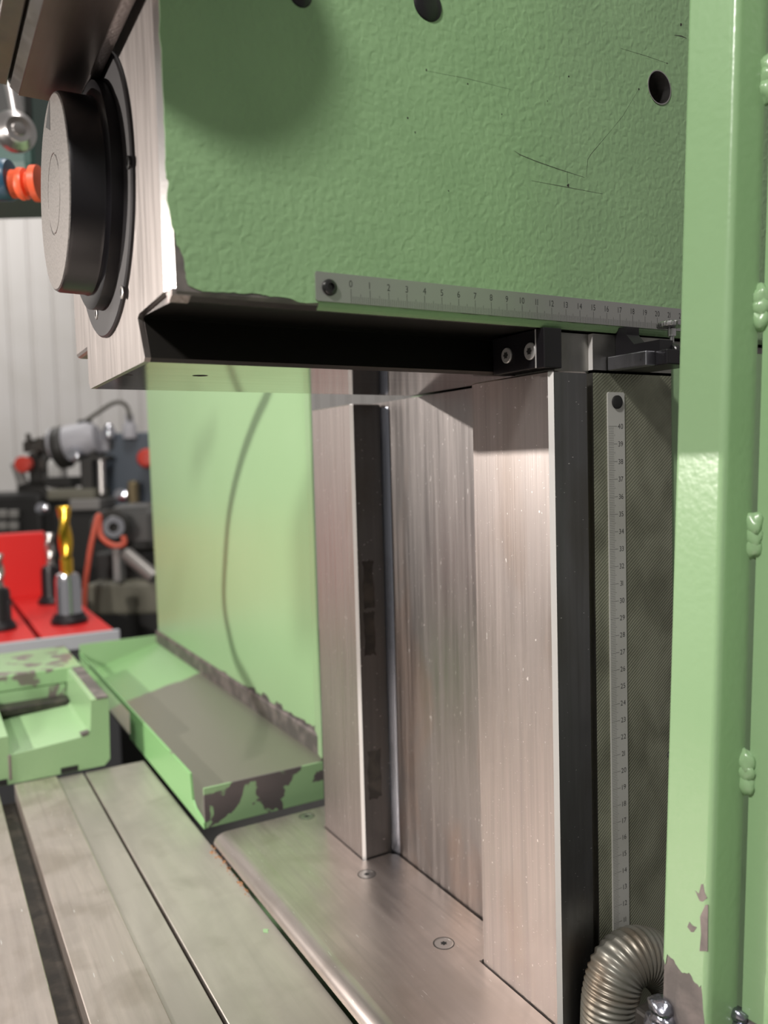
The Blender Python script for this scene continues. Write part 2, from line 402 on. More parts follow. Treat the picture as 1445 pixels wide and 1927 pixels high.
for px, py, r in ((1069, 349, .10), (802, 132, .06), (1070, 144, .06), (767, 222, .05), (781, 249, .05), (1281, 46, .09), (1202, 168, .06), (1030, 190, .04), (944, 215, .04), (1255, 119, .06), (844, 359, .05), (880, 158, .05)):
    bm = B(); p = onx(px, py, 0)
    prism([(p.y+r*math.cos(i*2*PI/7)*rnd.uniform(.5, 1.2), p.z+r*math.sin(i*2*PI/7)*rnd.uniform(.6, 1.4)) for i in range(7)], 0, -.03, .005, bm)
    obj('paint_nick', bm, M['dirt'], ram)

# metric scale screwed to the flank
sc_bm = B()
prism([(-1.76, .06), (-1.70, 0), (26.4, 0), (26.4, 1.3), (-1.70, 1.3), (-1.76, 1.24)], 0, -.02, .09, sc_bm)
scale = obj('horizontal_scale', sc_bm, M['scale'], ram)
bm = B()
for mmk in range(0, 251):
    yc = mmk/10; hgt = .66 if mmk % 10 == 0 else .45 if mmk % 5 == 0 else .33
    wd = .022 if mmk % 10 == 0 else .016
    vs = [bm.verts.new(p) for p in ((.0925, yc-wd/2, .01), (.0925, yc+wd/2, .01), (.0925, yc+wd/2, hgt), (.0925, yc-wd/2, hgt))]; bm.faces.new(vs)
obj('graduation', bm, M['ink'], scale, kind='stuff', keep=True)
bm = B()
for k in range(44): number(bm, str(k), .0925, k, .88, .31)
obj('numerals', bm, M['ink'], scale, keep=True)
q = onx(620, 541, .09)
obj('scale_screw', lathe([(.37, -.02), (.37, .06), (.30, .16), (.19, .2), (.17, .2), (.17, .08), (0, .08)], (.09, q.y, q.z), (1, 0, 0), 30), M['screw_dark'], scale, smooth=35)

# black spindle cap on the nose
CX, CZ = -11.9, 6.93
obj('cap_flange', lathe([(7.1, 0), (7.1, .12), (7.0, .2), (0, .2)], (CX, YF, CZ), (0, -1, 0), 96), mk('shaded_flange_steel', (.045, .042, .044), .45, .3, bump=((500, 500, 500), .1, .0004, 2)), ram, smooth=35)  # near-black colour stands for the cap's shadow on the grey flange
cap = obj('spindle_cap', lathe([(5.65, .2), (5.65, .75), (5.45, .85), (4.95, .86), (4.9, 1.0), (4.88, 2.25), (4.8, 2.42)], (CX, YF, CZ), (0, -1, 0), 96), M['black'], ram, smooth=30)
fc = obj('cap_face', lathe([(4.80, 2.40), (4.72, 2.47), (2.0, 2.47), (1.97, 2.43), (1.93, 2.43), (1.9, 2.47), (0, 2.47)], (CX, YF, CZ), (0, -1, 0), 96), M['capface'], cap, smooth=30)
p1, p2, p3 = ony(93, 188, YF-2.48), ony(86, 240, YF-2.48), ony(94, 245, YF-2.48)
obj('cap_slot', prism([(p.x, p.z) for p in (p1, p2, p3)], 1, YF-2.485, YF-2.40), M['dark'], cap)  # dark wedge painted in place of the shade in the slot
for px, py in ((182, 590), (230, 550)):
    p = ony(px, py, YF-.2)
    s_ = obj('flange_screw', lathe([(.33, 0), (.33, .05), (.26, .07), (.18, .07), (.18, .03), (0, .03)], (p.x, YF-.2, p.z), (0, -1, 0), 20), M['screw'], ram, smooth=35)
    bm = star(B(), (p.x, YF-.235, p.z), (0, -1, 0), .15, .005); obj('socket', bm, M['dark'], s_)
p = ony(246, 302, YF-.2)
obj('flange_screw', lathe([(.3, 0), (.3, .08), (.22, .1), (.15, .1), (.15, .05), (0, .05)], (p.x-.3, YF-.2, p.z), (0, -1, 0), 20), M['screw_dark'], ram, smooth=35)

# ================================================================ VERTICAL HEAD above the nose
hb = lathe([(4.2, .2), (4.7, .6), (4.7, 3.6), (4.3, 4.1), (0, 4.2)], (0, -11.8, 17.1), (1, 0, 0), 64)  # drum above the view, shaped to throw the round shadow on the ram
head = obj('milling_head', hb, mk('head_grey_green', (.16, .17, .13), .4, .2), ram)
obj('slide_plate', bx(-13.35, 0, -12.05, -9.2, 12.2, 12.95, .03), steel('brown_slide_steel', (.27, .23, .21), .42, (6, 120, 120), .06, .03), head)
bm = B(); prism([(-9.2, 12.2), (-9.2, 12.9), (-8.45, 12.9), (-8.6, 12.42)], 0, -11.3, 0, bm); obj('slide_chamfer', bm, M['chamfer'], head)
bm = B(); prism([(-12.05, 12.2), (-12.05, 12.9), (-12.6, 12.9), (-12.45, 12.5)], 0, -13.2, 0, bm); obj('slide_chamfer', bm, M['side'], head)
obj('slide_base', bx(-13.1, 0, -16, -8.6, 12.95, 16, .1), M['side'], head)
obj('slide_strip', bx(-13.1, 0, -13.5, -12.6, 12.5, 12.95, .06), M['side'], head)
obj('slide_strip', bx(-12.6, 0, -15.6, -13.7, 12.6, 12.95, .06), M['side'], head)

# ================================================================ COLUMN
col = thing('machine_column', 'machine column with two bright vertical slideways and a metric scale on its flank', 'machine column', (-15, 30, -130))
bodyp = [(-29.6, 14.9), (-.62, 14.9), (-.62, 15.25), (-.27, 15.25), (-.27, 21.55), (-.75, 21.6), (-.75, 60), (-29.6, 60)]
bm = prism(bodyp, 2, -130, -2.46)
for f in bm.faces:
    c = f.calc_center_median(); f.normal_update()
    if abs(f.normal.y) > .9 and abs(c.y-14.9) < .05: f.material_index = 1
    elif c.x > -.3 and abs(f.normal.x) > .9: f.material_index = 2
obj('column_body', bm, [M['side'], M['valley'], M['hatch']], col)
bm = prism([(-3.9, 12.7), (-.6, 12.75), (-.6, 15.25), (-.27, 15.25), (-.27, 21.55), (-.75, 21.6), (-.75, 60), (-3.9, 60)], 2, -2.62, -.46)
for f in bm.faces:
    f.normal_update(); c = f.calc_center_median()
    if abs(f.normal.y) > .9 and abs(c.y-15.25) < .05: f.material_index = 1  # step face coloured pale as if lit
obj('dovetail_rail', bm, [M['side'], M['pale']], col)
obj('green_cheek', bx(-34, -29.6, 24, 60, -130, -1.0, .3), M['green'], col)
obj('green_flank', bx(-.75, -.45, 21.75, 60, -130, -.9, .05), M['green'], col)
def way(x0, x1):
    bm = bx(x0, x1, 11.95, 14.55, -60, -2.62)
    es = [e for e in bm.edges if abs(e.verts[0].co.z-e.verts[1].co.z) > 10 and e.verts[0].co.y < 12]
    bmesh.ops.bevel(bm, geom=es, offset=.22, segments=1, affect='EDGES')
    es = [e for e in bm.edges if e.verts[0].co.z > -3 and e.verts[1].co.z > -3]
    bmesh.ops.bevel(bm, geom=es, offset=.08, segments=1, affect='EDGES')
    return bm
def way_obj(x0, x1):
    bm = way(x0, x1)
    for f in bm.faces:
        f.normal_update()
        if abs(f.normal.x) > .9: f.material_index = 1  # side faces get the darker colour in place of shade
        elif abs(f.normal.x) > .4 and abs(f.normal.y) > .4: f.material_index = 2  # front bevels coloured pale as an edge highlight
    return obj('slideway', bm, [M['way'], M['way_side'], M['pale']], col)
way_obj(-7.32, -.03)
lw = way_obj(-30.4, -23.1)
# oily patches on the inner flank of the left slideway
for (xa, ya_, xb, yb) in ((682, 1056, 704, 1142), (684, 1152, 707, 1232), (692, 1414, 717, 1500)):
    a, b_ = onx(xa, ya_, -23.1), onx(xb, yb, -23.1); po = []
    for (y1, z1, y2, z2) in ((a.y, a.z, b_.y, a.z), (b_.y, a.z, b_.y, b_.z), (b_.y, b_.z, a.y, b_.z), (a.y, b_.z, a.y, a.z)):
        for j in range(7): po.append((y1+(y2-y1)*j/7+rnd.uniform(-.1, .1), z1+(z2-z1)*j/7+rnd.uniform(-.12, .12)))
    obj('oil_patch', prism(po, 0, -23.2, -23.092), M['dirt'], lw)
bm = B(); prism([(-23.2, 14.56), (-22.9, 14.62), (-22.35, 14.86), (-22.3, 14.95), (-23.2, 14.95)], 2, -60, -2.9, bm)
obj('gib_strip', bm, steel('blued_strip_steel', (.42, .45, .52), .25, (300, 300, 4)), col)
# scale on the column flank
z40 = -5.595
bm = B(); XS = -.27
prism([(16.28, -60), (17.58, -60), (17.58, -3.75), (17.5, -3.67), (16.36, -3.67), (16.28, -3.75)], 0, XS-.02, XS+.09, bm)
vs_ = obj('vertical_scale', bm, M['scale_v'], col)
bm = B()
for mmk in range(80, 401):
    zc = z40-(400-mmk)/10; ln = .66 if mmk % 10 == 0 else .5 if mmk % 5 == 0 else .4
    wd = .02 if mmk % 10 == 0 else .014
    bm.faces.new([bm.verts.new(p) for p in ((XS+.0925, 16.32, zc-wd/2), (XS+.0925, 16.32+ln, zc-wd/2), (XS+.0925, 16.32+ln, zc+wd/2), (XS+.0925, 16.32, zc+wd/2))])
obj('graduation', bm, M['ink'], vs_, kind='stuff', keep=True)
bm = B()
for k in range(8, 41): number(bm, str(k), XS+.0925, 17.24, z40-(40-k), .29, .72)
obj('numerals', bm, M['ink'], vs_, keep=True)
q = onx(1158, 757, XS)
obj('scale_screw', lathe([(.38, .0), (.38, .12), (.3, .16), (0, .16)], (XS+.07, q.y, q.z), (1, 0, 0), 28), M['dark'], vs_, smooth=35)
# black wiper bracket at the end of the dovetail
wp = obj('wiper_bracket', bx(-4.4, -.62, 11.5, 12.68, -2.45, -.38, .06), M['black'], col)
obj('wiper_strip', bx(-.58, .08, 11.45, 12.68, -2.5, -.38, .05), M['black'], col)
obj('wiper_glint', bx(-.62, -.59, 11.42, 11.6, -2.45, -.4), M['pale'], col)  # thin pale strip added as the glint on the bracket's edge
for px, py, r in ((953, 669, .44), (997, 661, .47)):
    p = ony(px, py, 11.45)
    s_ = obj('wiper_screw', lathe([(r, 0), (r, .06), (r*.9, .1), (0, .1)], (p.x, 11.5, p.z), (0, -1, 0), 30), M['washer'], wp, smooth=35)
    star(bm2 := B(), (p.x, 11.385, p.z), (0, -1, 0), .17, .012); o_ = obj('screw_recess', bm2, M['dark'], wp)

# ================================================================ LIMIT STOP clamped beside the scale
stop = thing('limit_stop', 'small steel and black limit stop with a knurled thumb screw beside the green post', 'limit stop', (1.5, 17.5, -2.5))
obj('stop_arm', bx(-.2, 2.6, 16.3, 17.0, -2.5, -1.72, .05), steel('stop_steel', (.42, .42, .46), .32, (150, 150, 40)), stop)
bm = B(); prism([(-.25, -.1), (-.25, -1.72), (2.9, -1.72), (2.9, -1.15), (1.1, -1.15), (.55, -.55), (.55, -.1)], 1, 17.0, 18.0, bm); obj('stop_body', bm, M['black'], stop)
obj('stop_base', bx(-.25, 3.4, 17.0, 19.5, -2.5, -1.7, .06), M['black'], stop)
ts = onx(1264, 612, 2.2)
obj('thumb_screw', lathe([(.12, -.95), (.12, -.6), (.22, -.6), (.22, -.2), (.3, -.15), (.78, -.1), (.8, -.06), (.8, .1), (.74, .16), (0, .16)], tuple(ts), (0, 0, 1), 40), mk('knurled_screw', (.55, .54, .55), .3, 1., bump=((900, 900, 5), .9, .001, 0)), stop, smooth=35)
ss = onx(1261, 664, 2.7)
obj('lock_screw', lathe([(.5, 0), (.5, .35), (.44, .4), (.26, .4), (.24, .12), (0, .12)], (ss.x, ss.y+.3, ss.z), (0, -1, 0), 30), M['screw_dark'], stop, smooth=35)

# ================================================================ COVER PLATE at the foot of the slideways
plate = thing('cover_plate', 'polished steel cover plate with countersunk screws at the foot of the slideways', 'cover plate', (-17, 8, -40))
ZP = -39.2
outl = [(-34.3, 4.3), (-.35, 4.3), (-.35, 11.83), (-7.45, 11.83), (-7.45, 14.72), (-22.4, 14.72), (-22.95, 14.25), (-22.95, 11.83), (-30.5, 11.83), (-30.5, 14.8), (-34.3, 14.8)]
bm = prism(outl, 2, ZP-.85, ZP)
pl = obj('plate_sheet', bm, M['plate'], plate)
lip = []
for i in range(9):
    t = i/8*PI/2; lip.append((4.3-1.2*math.sin(t), ZP-.85+.85*math.cos(t)))
lip = [(4.3, ZP)] + lip[1:] + [(4.3, ZP-.85)]
obj('plate_lip', prism(lip, 0, -34.3, -.35), M['plate'], plate, smooth=40)
for px, py in ((690, 1645), (835, 1775), (577, 1536)):
    p = onz(px, py, ZP)
    s_ = obj('plate_screw', lathe([(.66, -.02), (.66, .004), (.6, .015), (.56, .015), (.56, .005), (0, .005)], (p.x, p.y, ZP), (0, 0, 1), 32), M['screw'], plate, smooth=35)
    obj('screw_rim', lathe([(.64, .002), (.64, .008), (.72, .008), (.72, .002)], (p.x, p.y, ZP), (0, 0, 1), 32), M['dirt'], s_)
    obj('screw_recess', star(B(), (p.x, p.y, ZP+.006), (0, 0, 1), .2, .003), M['dark'], s_)

# ================================================================ TABLE
tb = thing('machine_table', 'ground steel machine table with a T slot running away to the left', 'machine table', (-15, -10, -130))
ZT = -40.1
bm = B()
strips = [('table_strip', -40, -29, 'table', 0), ('table_strip', -27.4, -19.0, 'table', 0), ('table_strip', -17.4, -12.05, 'table', 0), ('table_strip', -10.45, -6.25, 'table', 0)]
for nm, a, b_, mt, dz in strips:
    obj(nm, bx(-59.4, 45, a, b_, ZT-2.0, ZT+dz, .06, 1), M[mt], tb)
obj('cover_strip', bx(-59.4, 45, -6.22, -3.55, ZT-2.0, ZT-.28, .03, 1), M['cover'], tb)
obj('cover_strip', bx(-59.4, 45, -3.28, 3.05, ZT-2.0, ZT-.28, .05, 1), M['cover'], tb)
obj('table_bed', bx(-59.4, 45, -40, 3.05, ZT-8, ZT-2.0), M['dirt'], tb)
obj('pedestal', bx(-45, 30, -34, 10, -130, ZT-8), M['green'], tb)
# rust specks along the rear edge
for i in range(44):
    t = rnd.random(); px = 395+t*75+rnd.uniform(-5, 5); py = 1592+t*92+rnd.uniform(-6, 6)
    p = onz(px, py, ZT-.28); r = rnd.uniform(.06, .26)
    obj('rust_speck', prism([(p.x+r*1.5*math.cos(i_*PI/3)*rnd.uniform(.5, 1), p.y+r*.7*math.sin(i_*PI/3)*rnd.uniform(.5, 1)) for i_ in range(6)], 2, ZT-.29, ZT-.276), M.setdefault('rust', mk('rust', (.30, .15, .07), .7)), tb)
p = onz(500, 1752, ZT-.28)
fl = obj('paint_flake', prism([(p.x-.3, p.y-.1), (p.x+.1, p.y-.22), (p.x+.35, p.y+.05), (p.x+.1, p.y+.12), (p.x-.05, p.y+.25), (p.x-.22, p.y+.1)], 2, ZT-.279, ZT-.25), M['green'])
tag(fl, 'tiny flake of green paint lying on the grey table cover strip', 'paint flake')

# ================================================================ TABLE END HOUSING (green cast trough)
eh = thing('table_end_housing', 'chipped green cast trough housing at the far end of the machine table', 'housing', (-70, -6, -40.1))
XH = -59.45
prof = [(-16.5, -40.05), (-1.2, -40.05), (-.6, -39.4), (-.45, -33.0), (-.6, -32.4), (-2.3, -32.5), (-2.55, -36.1), (-2.9, -36.35), (-10.3, -36.95), (-10.75, -36.9), (-10.8, -34.9), (-16.5, -34.9)]
obj('trough', prism(prof, 0, -80, XH), M['peel'] if False else M['green'], eh)
obj('bare_land', bx(-80, XH+.03, -1.75, -.5, -32.55, -32.3, .05), M['bare'], eh)
a = onx(22, 1422, XH)
bm = B()
prism([(-10.4, -36.8), (-2.6, -36.2), (-2.6, -34.25), (-10.4, -34.25)], 0, -80, -76, bm); obj('back_wall', bm, M['peel'], eh)
obj('top_ledge', bx(-90, -76, -16, -.5, -34.2, -32.2, .15), M['peel'], eh)
obj('oil_trough', bx(-76, -73.2, -16, -2.6, -36.6, -35.6, .2), M['dirt'], eh)
for yy in (-12.0, -4.9):
    obj('slot_gap', bx(XH, XH+.06, yy-.9, yy+.9, -40.0, -39.4), M['dark'], eh)
obj('bare_spot', prism([(-3.6, -36.05), (-2.7, -35.9), (-2.8, -36.3), (-3.4, -36.4)], 0, XH-.9, XH+.01), M['bare'], eh)
obj('worn_edge', bx(XH-.1, XH+.05, -10.9, -10.6, -39.6, -36.9, .05), M['chamfer'], eh)

# ================================================================ SHEET METAL CHUTE TRAY
tray = thing('chute_tray', 'green sheet metal chute tray with flaked rim lying beside the machine table', 'tray', (-65, 9, -40))
XE, YT, ZB = -37.5, 3.34, -40.0
obj('end_wall', bx(XE-.2, XE, YT, 15.3, ZB, -36.25, .04), peel('flaking_tray_paint', GREEN, (.16, .14, .14), (26, 26, 30), .535, .55), tray)
wallp = [(-102, -36.1), (-102, -36.7), (-66.6, -36.7), (-67.0, -40.0), (XE, -40.0), (XE, -39.4), (XE-2.6, -39.0), (XE-3.4, -38.5), (XE-3.9, -36.1)]
obj('front_wall', prism(wallp, 1, YT-.1, YT+.1), peel('chipped_front_paint', (.23, .46, .19), BARE, (9, 9, 9), .64, .65), tray)
# sloping floor: from the low front fold up to the panel
bm = B()
prism([(YT, -39.7), (15.6, -36.0), (15.6, -36.25), (YT, -40.0)], 0, -102, XE-.1, bm)
fl_m = peel('worn_tray_floor', (.20, .36, .16), (.27, .27, .215), (7, 7, 7), .5, .53, axis=0, edge=-.80, width=.12)
for l_ in fl_m.node_tree.nodes:
    if l_.type == 'MATH' and l_.operation == 'MULTIPLY': l_.inputs[1].default_value = .8
# bare towards the machine, painted at the far end
for l_ in list(fl_m.node_tree.nodes):
    if l_.type == 'MAP_RANGE' and abs(l_.inputs[3].default_value-.5) < 1e-6: l_.inputs[3].default_value, l_.inputs[4].default_value = -.5, .5
obj('tray_floor', bm, fl_m, tray)
obj('far_wall', bx(-102.2, -102, YT, 15.6, -40, -34.8, .04), M['green_flat'], tray)
bm = B(); prism([(15.45, -36.1), (15.6, -36.1), (15.6, -33.9), (15.45, -34.2)], 0, -102, XE-.3, bm)
obj('back_flange', bm, M['bare'], tray)

# ================================================================ SPLASH PANEL
YP = 15.7
TL, BL = ony(275, 735, YP), ony(300, 1215, YP)
pan = thing('splash_panel', 'tall flat green sheet metal splash panel standing behind the chute tray', 'splash panel', (-70, 16, BL.z))
xr_ = ony(577, 1000, YP).x
rows = []; n = 120; rg = random.Random(11)
lowz = lambda x: -35.0 + 1.3*(.5+.5*math.sin(x*.35))*0
bmz = B(); pts = [(TL.x, 14), (BL.x, BL.z)]
k = 0; hh = 0
for i in range(n+1):
    t = i/n; x = BL.x+(xr_+.6-BL.x)*t
    if i % 4 == 0: hh = rg.uniform(-.45, .45)
    base = BL.z + (ony(598, 1385, YP).z+.9-BL.z)*t + .9*math.sin(t*PI) * .8
    pts.append((x, base+hh*.7+rg.uniform(-.12, .12)))
pts += [(xr_+.6, 14)]
obj('painted_sheet', prism(pts, 1, YP-.05, YP+.15), M['green_flat'], pan)
obj('bare_sheet', bx(BL.x, xr_+.6, YP, YP+.2, -38, 13.5), M['bare'], pan)
obj('folded_lip', prism([(xr_+.55, YP+.15), (xr_+.55, YP-.05), (xr_+2.6, YP-.45), (xr_+2.7, YP-.3)], 2, -36, 14), M['green_flat'], pan)

# ================================================================ GUARD POST (square tube with welded sheet)
XT = 6.5
pa, pb = onx(1297, 0, XT), onx(1248, 1790, XT)
def yl(z): return pb.y+(pa.y-pb.y)*(z-pb.z)/(pa.z-pb.z)
zmid = onx(1272, 895, XT).z; XR = ony(1362, 895, yl(zmid)).x
pm = onx(1416, 950, XR); DT = pm.y-yl(pm.z)
post = thing('guard_post', 'leaning light green square guard post with a sheet welded along its right side', 'guard post', (5, 17, -130))
def leaning(profile, zs, th=.03):
    """closed painted shell following the leaning post; profile=(x, dy) runs with its outer side to the right-front"""
    n = len(profile); inner = []
    for i in range(n):
        a, b_ = profile[max(i-1, 0)], profile[min(i+1, n-1)]
        tx, ty = b_[0]-a[0], b_[1]-a[1]; l_ = math.hypot(tx, ty) or 1
        inner.append((profile[i][0]-ty/l_*th, profile[i][1]+tx/l_*th))
    bm = B(); O, I = [], []
    for zr in zs:
        O.append([bm.verts.new((x, yl(z)+dy, z)) for (x, dy), z in zip(profile, zr)])
        I.append([bm.verts.new((x, yl(z)+dy, z)) for (x, dy), z in zip(inner, zr)])
    for k in range(len(zs)-1):
        for i in range(n-1):
            bm.faces.new((O[k][i], O[k][i+1], O[k+1][i+1], O[k+1][i])); bm.faces.new((I[k][i+1], I[k][i], I[k+1][i], I[k+1][i+1]))
        for i in (0, n-1): bm.faces.new((O[k][i], I[k][i], I[k+1][i], O[k+1][i]))
    for k in (0, len(zs)-1):
        for i in range(n-1): bm.faces.new((O[k][i], O[k][i+1], I[k][i+1], I[k][i]))
    return bm
# bare tube core
bm = B(); sq = [(XT+.04, .04), (XR-.25, .04), (XR-.04, .25), (XR-.04, DT), (XT+.04, DT)]
rows = [[bm.verts.new((x, yl(z)+dy, z)) for x, dy in sq] for z in (-60, 30)]
for i in range(5): bm.faces.new((rows[0][i], rows[0][(i+1) % 5], rows[1][(i+1) % 5], rows[1][i]))
bm.faces.new(rows[0]); bm.faces.new(rows[1])
obj('bare_tube', bm, M['bare'], post)
# paint with rounded arris and ragged lower edge
R_ = .34; pf = [(XT+.04, DT-.1), (XT, DT-.1), (XT, .03), (XT+.05, 0)]
NF = 26
pf += [(XT+.05+(XR-R_-XT-.05)*i/NF, 0) for i in range(1, NF+1)]
pf += [(XR-R_+R_*math.sin(i*PI/16), R_-R_*math.cos(i*PI/16)) for i in range(1, 9)]
pf += [(XR, R_+(DT-R_)*i/10) for i in range(1, 11)]
ra = random.Random(5); low = []
for x, dy in pf:
    if dy < .02: b0 = onx(1250, 1790, XT).z - .1 - .35*(x-XT)/(XR-XT)
    elif x < XR-.01 and dy > .3: b0 = onx(1250, 1785, XT).z
    else: b0 = -34.9 - 1.6*min(1, dy/DT)
    low.append(b0+ra.uniform(-.5, .5))
low = [sum(low[max(0, i-2):i+3])/len(low[max(0, i-2):i+3]) for i in range(len(low))]
zs = [low] + [[l+(30-l)*k/14 for l in low] for k in range(1, 15)]
bm = leaning(pf, zs)
obj('paint_coat', bm, M['green'], post, smooth=50)
def chip(pts, name='paint_chip'):
    bm = B(); zc = []
    V = []
    for px, py in pts:
        d = ray(px, py); p = onx(px, py, XT+1.5)
        for _ in range(4):
            yv = yl(p.z)-.012; p = CAM+d*((yv-CAM.y)/d.y)
        V.append(p)
    A = [bm.verts.new(p) for p in V]; D = [bm.verts.new(p+Vector((0, .03, 0))) for p in V]
    bm.faces.new(A); bm.faces.new(D[::-1])
    for i in range(len(A)): bm.faces.new((A[i], A[(i+1) % len(A)], D[(i+1) % len(A)], D[i]))
    return obj(name, bm, M['chamfer'] if False else M['bare'], post)
chip([(1308, 1676), (1315, 1682), (1319, 1664), (1323, 1664), (1326, 1680), (1330, 1690), (1322, 1697), (1316, 1695)])
chip([(1293, 1744), (1297, 1735), (1303, 1742), (1311, 1745), (1305, 1754), (1300, 1754)])
chip([(1327, 1703), (1332, 1703), (1331, 1790), (1316, 1790), (1319, 1758), (1317, 1725)])
# welded sheet to the right
bm = B(); pr = [(XR-.3, DT+.02), (XR+.02, DT+.02), (XR+16, DT+.02), (XR+16, DT+.25), (XR-.3, DT+.25)]
NP = 12; xsn = [XR+.24+(15.7)*i/NP for i in range(NP+1)]
lows = [-33.6-1.2*i/NP*3+ra.uniform(-.3, .3) for i in range(NP+1)]
pfp = [(x, DT+.03) for x in xsn]
bm = leaning(pfp, [lows]+[[l+(30-l)*k/6 for l in lows] for k in range(1, 7)])
obj('welded_sheet', bm, M['green'], post)
bm = B(); sq = [(XR+.26, DT+.08), (XR+16, DT+.08), (XR+16, DT+.3), (XR+.26, DT+.3)]
rows = [[bm.verts.new((x, yl(z)+dy, z)) for x, dy in sq] for z in (-60, 29.5)]
for i in range(4): bm.faces.new((rows[0][i], rows[0][(i+1) % 4], rows[1][(i+1) % 4], rows[1][i]))
bm.faces.new(rows[0]); bm.faces.new(rows[1]); obj('bare_sheet', bm, M['bare'], post)
for k, (px, py) in enumerate(((1443, 148), (1436, 580), (1421, 1008), (1407, 1452))):
    p = onx(px, py, XR+.1); bm = B()
    for j in range(3): blob(bm, (XR+.1, yl(p.z)+DT-.02, p.z+(j-1)*.5), .46, .36, .60, seed=k*5+j, amp=.3)
    obj('weld_bead', bm, M['green'], post, smooth=True)
for k, (px, py, sz) in enumerate(((1245, 1905, .75), (1392, 1918, .55))):
    p = onx(px, py, XT if k == 0 else XR+.1); bm = B()
    for j in range(4): blob(bm, (p.x+.2*math.sin(j*2), yl(p.z)+(0 if k == 0 else DT)-.05, p.z-(j-.6)*.5), sz, sz*.7, sz*.62, seed=30+k*7+j, amp=.3)
    obj('weld_bead', bm, M['weld'], post, smooth=True, label='bare bluish weld bead')
p = onx(1250, 1421, 3.2)
obj('locating_pin', lathe([(.2, 0), (.2, .9), (.15, .95), (0, .95)], (4.2, p.y+.3, p.z), (-1, 0, 0), 14), M['black'], post)
# dark bare bracket behind the foot
obj('foot_bracket', bx(3.9, XT+.2, yl(-38)+1.0, yl(-38)+2.4, -46, -36.2, .2), M['dirt'], post)

# ================================================================ CORRUGATED HOSE
path = spline([onx(1143, 2050, 1.75), onx(1145, 1930, 1.75), onx(1149, 1870, 1.75), onx(1164, 1822, 1.75), onx(1196, 1798, 1.8), onx(1232, 1806, 1.9), onx(1262, 1835, 2.0), onx(1285, 1880, 2.0)], 60)
acc = [0.]
for a, b_ in zip(path, path[1:]): acc.append(acc[-1]+(b_-a).length)
L_ = acc[-1]; npts = int(L_/.27*6); res = []; j = 0
for i in range(npts+1):
    t = L_*i/npts
    while j < len(acc)-2 and acc[j+1] < t: j += 1
    f_ = (t-acc[j])/max(1e-6, acc[j+1]-acc[j]); res.append(path[j].lerp(path[j+1], f_))
hose = obj('corrugated_hose', tube(res, lambda i: 1.50+.055*math.sin(2*PI*i/6), 28), M['conduit'], smooth=True)
tag(hose, 'grey corrugated metal hose arching beside the foot of the green post', 'hose')

# ================================================================ LEFT EDGE: lever, coolant nozzle, gearbox behind them
gb = thing('gearbox', 'dark teal gearbox casting out of focus behind the chrome lever', 'gearbox', at(0, 200, 100))
def cbox(px0, py0, px1, py1, d, depth, bev=.3, bm=None):
    """box whose front stands square to the line of sight, filling a picture rectangle at distance d"""
    bm = bm or B(); a = at(px0, py1, d); hx = Vector((RT.x, RT.y, 0)).normalized(); hy = Vector((-hx.y, hx.x, 0))
    wx_ = (px1-px0)/FPX*d; hz = (py1-py0)/FPX*d
    n0 = len(bm.verts); b2 = bx(0, wx_, 0, depth, 0, hz, bev)
    me = bpy.data.meshes.new('t'); b2.to_mesh(me); b2.free()
    me.transform(Matrix((( hx.x, hy.x, 0, a.x), (hx.y, hy.y, 0, a.y), (0, 0, 1, a.z), (0, 0, 0, 1))))
    bm.from_mesh(me); bpy.data.meshes.remove(me); return bm
teal = mk('teal_enamel', (.035, .075, .065), .4); blk = mk('soft_black', (.012, .012, .011), .55)
obj('casing', cbox(-320, 60, 62, 330, 100, 20, 1.0), teal, gb)
obj('casing_cover', cbox(-320, 165, 50, 225, 98, 2.0, .3), blk, gb)
lev = thing('chrome_lever', 'chrome lever with a ball end in front of the dark teal gearbox', 'lever', at(30, 200, 88))
obj('lever_stem', tube([at(18, 150, 88), at(26, 190, 88), at(32, 225, 88)], .75, 16), M['screw'], lev, smooth=40)
obj('lever_ball', lathe([(0, -2.3)]+[(2.2*math.sin(i*PI/12), -2.2*math.cos(i*PI/12)) for i in range(1, 10)]+[(1.5, 1.7), (1.3, 1.9), (.7, 1.8), (.6, 2.0), (0, 2.05)], at(28, 248, 88), (.9, .1, -.15), 28), M['screw'], lev, smooth=40)
nz = thing('coolant_nozzle', 'orange nozzle on a dark blue socket of a jointed coolant line', 'coolant nozzle', at(30, 345, 70))
hx = Vector((RT.x, RT.y, 0)).normalized()
obj('blue_socket', lathe([(1.2, -4), (1.7, -3.5), (1.75, -1.4), (1.65, -1.1), (1.2, -1.0)], at(46, 338, 70), hx, 24), mk('blue_plastic', (.02, .075, .13), .35), nz, smooth=40)
obj('orange_nozzle', lathe([(1.2, -1.2), (1.15, -.6), (1.35, -.3), (1.3, .15), (.95, .3), (1.0, .6), (1.5, .8), (1.5, 1.35), (.9, 1.5)], at(46, 346, 70), hx, 24), mk('orange_plastic', (.72, .10, .035), .4), nz, smooth=40)

